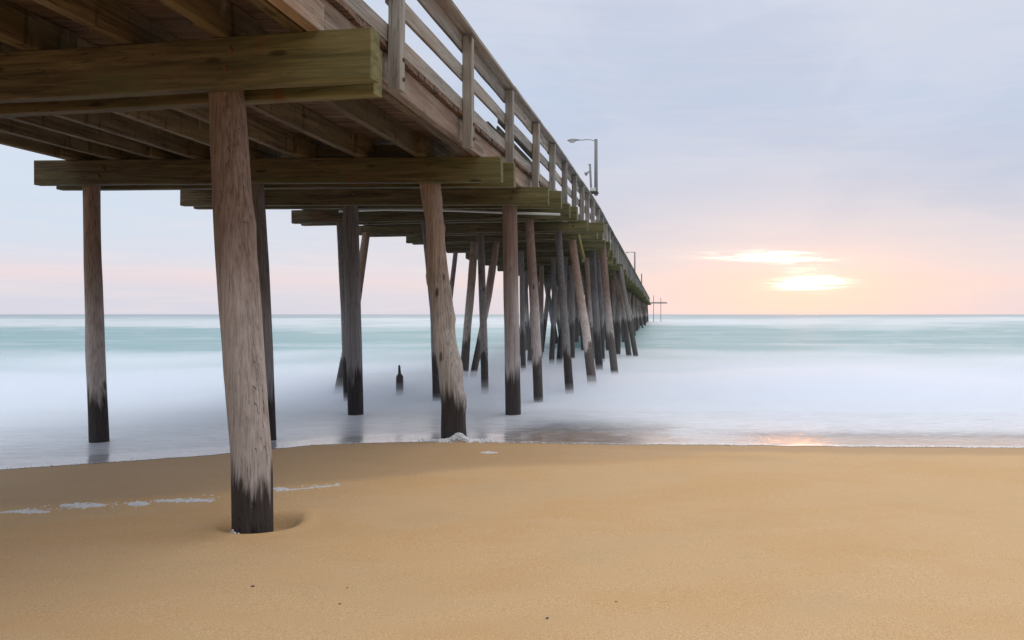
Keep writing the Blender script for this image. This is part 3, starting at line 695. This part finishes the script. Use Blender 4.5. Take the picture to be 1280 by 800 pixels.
# ------------------------------------------------------------------ lamps and poles on the deck
def lamp(label, px, ptop, y, base_z, arm_px, group, head=True, dia=0.10, lean=0.0):
    top = W(px, ptop, y)
    t = bpy.data.objects.new('street_lamp', None); COL.objects.link(t); t.location = (top.x, y, base_z); WM[t.name] = Matrix.Translation(t.location)
    tag(t, label, 'street lamp', group)
    bm = bmesh.new(); b0 = Vector((top.x + lean, y, base_z)); add_tube(bm, [b0, (b0 + top) / 2, top], [dia / 2, dia * 0.47, dia * 0.43], 12)
    link('pole', bm_mesh(bm, 'pole', M_polew, True), None, t)
    L = (px - arm_px) / F * y; h = 0.5 if L > 0.5 else 0.3
    hl = L * 0.52
    a0 = top + Vector((0, 0, -0.10)); pts = [a0, a0 + Vector((-L*.06, 0, .055)), a0 + Vector((-L*.18, 0, .085)), a0 + Vector((-L*.36, 0, .088)), a0 + Vector((-L + hl, 0, .075))]
    bm = bmesh.new(); add_tube(bm, pts, 0.012 * (1 if y < 30 else 2.4), 8); link('arm', bm_mesh(bm, 'arm', M_galv, True), None, t)
    if head:
        e = pts[-1]; bm = bmesh.new(); sc = hl
        st = [(0.03, .03, 0), (-.15, .06, 0), (-.35, .10, .004), (-.6, .14, .0), (-.82, .12, -.01), (-.95, .07, -.015), (-1.0, .02, -.018)]
        rr = []
        for (u, r, dz_) in st:
            rr.append([bm.verts.new((e.x + u * sc, e.y + r * sc * 1.05 * math.cos(2*math.pi*k/12), e.z + dz_ + r * sc * (0.75 if math.sin(2*math.pi*k/12) > 0 else .5) * math.sin(2*math.pi*k/12))) for k in range(12)])
        for a, b_ in zip(rr, rr[1:]):
            for k in range(12): bm.faces.new((a[k], a[(k+1) % 12], b_[(k+1) % 12], b_[k]))
        bm.faces.new(rr[0][::-1]); bm.faces.new(rr[-1])
        hd = link('lamp_head', bm_mesh(bm, 'lamp_head', M_galv, True), None, t)
        bm = bmesh.new()
        bmesh.ops.create_uvsphere(bm, u_segments=12, v_segments=6, radius=1.0, matrix=Matrix.Translation(e + Vector((-.66 * sc, 0, -.06 * sc))) @ Matrix.Diagonal((.25 * sc, .12 * sc, .13 * sc, 1)))
        link('lens', bm_mesh(bm, 'lens', M_lens, True), None, hd)
    return t
lamp('street lamp with curved arm and cobra head, nearest and tallest on the pier', 745, 174, 21.0, sz(21) + 1.255, 709, 'lamps along the pier', dia=0.105)
lamp('smaller lamp farther out on the pier with a straight arm, by the horizon', 793.5, 315, 64.0, sz(64) + 1.25, 782, 'lamps along the pier', dia=0.13)
t = lamp('thin leaning pole with a small floodlight, just left of the nearest lamp', 737.5, 205, 22.6, sz(22.6) + 0.315, 733, None, head=False, dia=0.075, lean=0.10)
tag(t, cat='light pole'); t.name = 'light_pole'; WM['light_pole'] = WM.get('light_pole') or Matrix.Translation(t.location)
bm = bmesh.new(); p = W(733, 217, 22.6)
for s_, r_ in ((0, 0),):
    add_tube(bm, [p + Vector((0.085, 0, 0.07)), p + Vector((0.03, -0.01, 0.02)), p + Vector((-0.03, -0.02, -0.02)), p + Vector((-0.035, -0.022, -0.022))], [0.018, 0.035, 0.06, 0.05], 10)
link('floodlight', bm_mesh(bm, 'floodlight', M_galv, True), None, t)
def mast(label, px, ptop, y, dia):
    top = W(px, ptop, y); bm = bmesh.new(); z0 = sz(y) + 0.315
    add_tube(bm, [Vector((0, 0, 0)), Vector((0, 0, (top.z - z0) * .97)), Vector((0.0, 0, top.z - z0))], [dia / 2, dia * .45, dia * .3], 10)
    o = link('mast', bm_mesh(bm, 'mast', M_polew, True), Matrix.Translation((top.x, y, z0))); tag(o, label, 'pole', 'bare poles on the pier')
mast('bare thin pole far out on the pier, beyond the second lamp', 802, 342, 100, 0.16)
mast('tiny short pole almost at the end of the pier', 808.3, 365, 150, 0.16)
# small shelf and utility box at the foot of the lamp
t = bpy.data.objects.new('utility_box', None); COL.objects.link(t); q = W(743, 256, 20.6); t.location = q; WM[t.name] = Matrix.Translation(q)
tag(t, 'white utility box on a small wooden shelf at the lamp foot', 'utility box')
timber('shelf', (q.x - 0.12, 20.65, sz(21) + 1.285), (q.x + 0.10, 20.65, sz(21) + 1.285), 0.3, 0.04, M_dark, t)
timber('box', (q.x - 0.12, 20.65, sz(21) + 1.36), (q.x + 0.02, 20.65, sz(21) + 1.36), 0.12, 0.10, M_lens, t)

# bench against the inner side of the rail
t = bpy.data.objects.new('bench', None); COL.objects.link(t); t.location = (-2.95, 11.9, sz(12) + 0.315); WM[t.name] = Matrix.Translation(t.location)
tag(t, 'dark wooden bench on the deck against the inside of the railing', 'bench')
bz = sz(12) + 0.315; x0 = xr(12)
for k in range(3): timber('seat_slat', (x0 - 0.30 - 0.13 * k, 11.0, bz + 0.43), (x0 - 0.30 - 0.13 * k, 13.8, bz + 0.43), 0.115, 0.04, M_dark, t)
for k in range(3): timber('back_slat', (x0 - 0.14 + 0.02 * k, 11.0, bz + 0.15 + 0.17 * k), (x0 - 0.14 + 0.02 * k, 13.8, bz + 0.15 + 0.17 * k), 0.035, 0.13, M_dark, t)
for yy in (11.3, 13.5):
    for xx in (0.25, 0.58): timber('leg', (x0 - xx, yy, bz), (x0 - xx, yy, bz + 0.41), 0.08, 0.08, M_dark, t)

# ------------------------------------------------------------------ foam and flotsam on the sand
m, n = new_mat('sea_foam')
gm = n.noise(n.new('ShaderNodeNewGeometry').outputs['Position'], 90.0, 3.0, 0.6)
finish(n, n.mix(gm, (0.62, 0.62, 0.62), (0.86, 0.86, 0.87)), 0.6, n.bump(gm, 0.5, 0.006)); M_foam = m
ico = bmesh.new(); bmesh.ops.create_icosphere(ico, subdivisions=1, radius=1.0)
IV = [v.co.copy() for v in ico.verts]; IF = [[v.index for v in f.verts] for f in ico.faces]; ico.free()
def foam_mesh(blobs):
    vs, fs = [], []
    for (x, y, z, r, h) in blobs:
        o_ = len(vs); vs += [(x + v.x * r * 1.3, y + v.y * r, z + v.z * h) for v in IV]; fs += [[i + o_ for i in f] for f in IF]
    me = bpy.data.meshes.new('foam'); me.from_pydata(vs, [], fs); me.materials.append(M_foam)
    for p in me.polygons: p.use_smooth = True
    return me
def gp(px, py):     # photo pixel on the sand
    y = CAMH * F / (py - VY)
    for _ in range(4):
        x = (px - VX) / F * y; y = (CAMH - sand_z(x, y)) * F / (py - VY)
    return (px - VX) / F * y, y
def clump(px0, px1, py, hpx, nb, rg):
    out = []
    for q in range(nb):
        t = rg.random() if q > nb // 2 else q / (nb // 2); e = math.sin(math.pi * t) ** 0.6
        x, y = gp(px0 + (px1 - px0) * t, py + rg.gauss(0, hpx * 0.20) * (0.2 + e))
        r = rg.uniform(0.005, 0.0115) * (0.55 + 0.6 * e)
        out.append((x, y, sand_z(x, y) + r * 0.15, r, r * rg.uniform(.35, .65)))
    return out
rg = random.Random(3)
for (a, b_, py, h, nb, lab) in ((75, 132, 632, 6, 90, 'long ragged clump of white foam, second from the left on the tide line'),
                                (160, 186, 630, 5, 60, 'rounded white foam clump alone in the middle of the tide line'),
                                (192, 268, 626, 4, 110, 'longest strip of white foam just left of the thick pile'),
                                (5, 62, 640, 4, 70, 'thin broken foam strip at the left edge of the sand'),
                                (600, 622, 566, 2.5, 26, 'small white foam fleck on sand in front of the gnarled pile'),
                                (338, 360, 611, 3, 40, 'white foam fleck just right of the thick pile')):
    nb *= 4; bl = clump(a, b_, py, h, nb, rg); c = Vector((sum(q[0] for q in bl) / nb, sum(q[1] for q in bl) / nb, 0)); c.z = sand_z(c.x, c.y)
    me = foam_mesh([(q[0] - c.x, q[1] - c.y, q[2] - c.z, q[3], q[4]) for q in bl])
    tag(link('foam_clump', me, Matrix.Translation(c)), lab, 'sea foam', 'foam clumps on the sand')
bl = []
for _ in range(160):                                   # loose bubbles along the old tide line
    px = rg.uniform(0, 425); py = interp([(0, 641), (70, 634), (160, 630), (280, 622), (345, 611), (425, 606)], px)
    x, y = gp(px, py + rg.gauss(0, 1.6)); r = rg.uniform(0.003, 0.011); bl.append((x, y, sand_z(x, y), r, r * .6))
for _ in range(260):                                   # thin lace where the swash line trails off
    px = rg.uniform(345, 425); x, y = gp(px, interp([(345, 614), (425, 606)], px) + rg.gauss(0, 0.5)); r = rg.uniform(.004, .009); bl.append((x, y, sand_z(x, y), r, r * .4))
for _ in range(620):                                   # splash round the gnarled pile
    t = rg.random(); px = 574 + rg.gauss(0, 17); py = 551 + rg.gauss(0, 1.6) - 5 * math.exp(-((px - 573) / 8) ** 2) * rg.random()
    y = CAMH * F / (py - VY); y = min(y, 9.50); x = (px - VX) / F * y; r = rg.uniform(.004, .015)
    bl.append((x, y, 0.006 + 0.085 * math.exp(-((px - 573) / 9) ** 2) * rg.random(), r, r * .7))
for _ in range(900):                                  # fringe of bubbles on the water's edge
    x = rg.uniform(-9, 7); y = shore(x) + abs(rg.gauss(0, 0.05)); r = rg.uniform(.002, .009)
    bl.append((x, y, 0.004, r, r * .5))
for _ in range(30):                                    # foam caught on the foot of the nearest pile
    th = R(rg.gauss(238, 9)); x = PILE_A.x + 0.142 * math.cos(th); y = PILE_A.y + 0.142 * math.sin(th); bl.append((x, y, sand_z(x, y) + abs(rg.gauss(0, 0.016)), rg.uniform(.005, .012), .010))
tag(link('sea_foam', foam_mesh(bl)), 'loose white foam bubbles along the water edge and tide line', kind='stuff')
for k, (px, py, s_, lab) in enumerate(((425, 755, .006, 'tiny dark shell fragment on bare sand, lower middle left'), (684, 773, .008, 'dark shell fragment near the bottom edge of the sand'),
                                      (316, 733, .009, 'flat dark shell fragment on sand below the thick pile'), (770, 752, .0055, 'tiny dark shell fragment right of the middle of the sand'), (434, 735, .005, 'smallest dark shell fragment on the sand'))):
    x, y = gp(px, py); bm = bmesh.new()
    bmesh.ops.create_icosphere(bm, subdivisions=2, radius=1.0)
    for v in bm.verts:
        v.co *= 1 + 0.35 * nz(v.co.x * 1.6 + k * 4, v.co.y * 1.6, v.co.z); v.co.x *= s_ * 1.5; v.co.y *= s_; v.co.z *= s_ * 0.45
    o = link('shell_fragment', bm_mesh(bm, 'shell_fragment', M_shell, True), Matrix.Translation((x, y, sand_z(x, y) + s_ * .15)) @ Matrix.Rotation(k * 1.3, 4, 'Z'))
    tag(o, lab, 'shell', 'shell fragments on the sand')
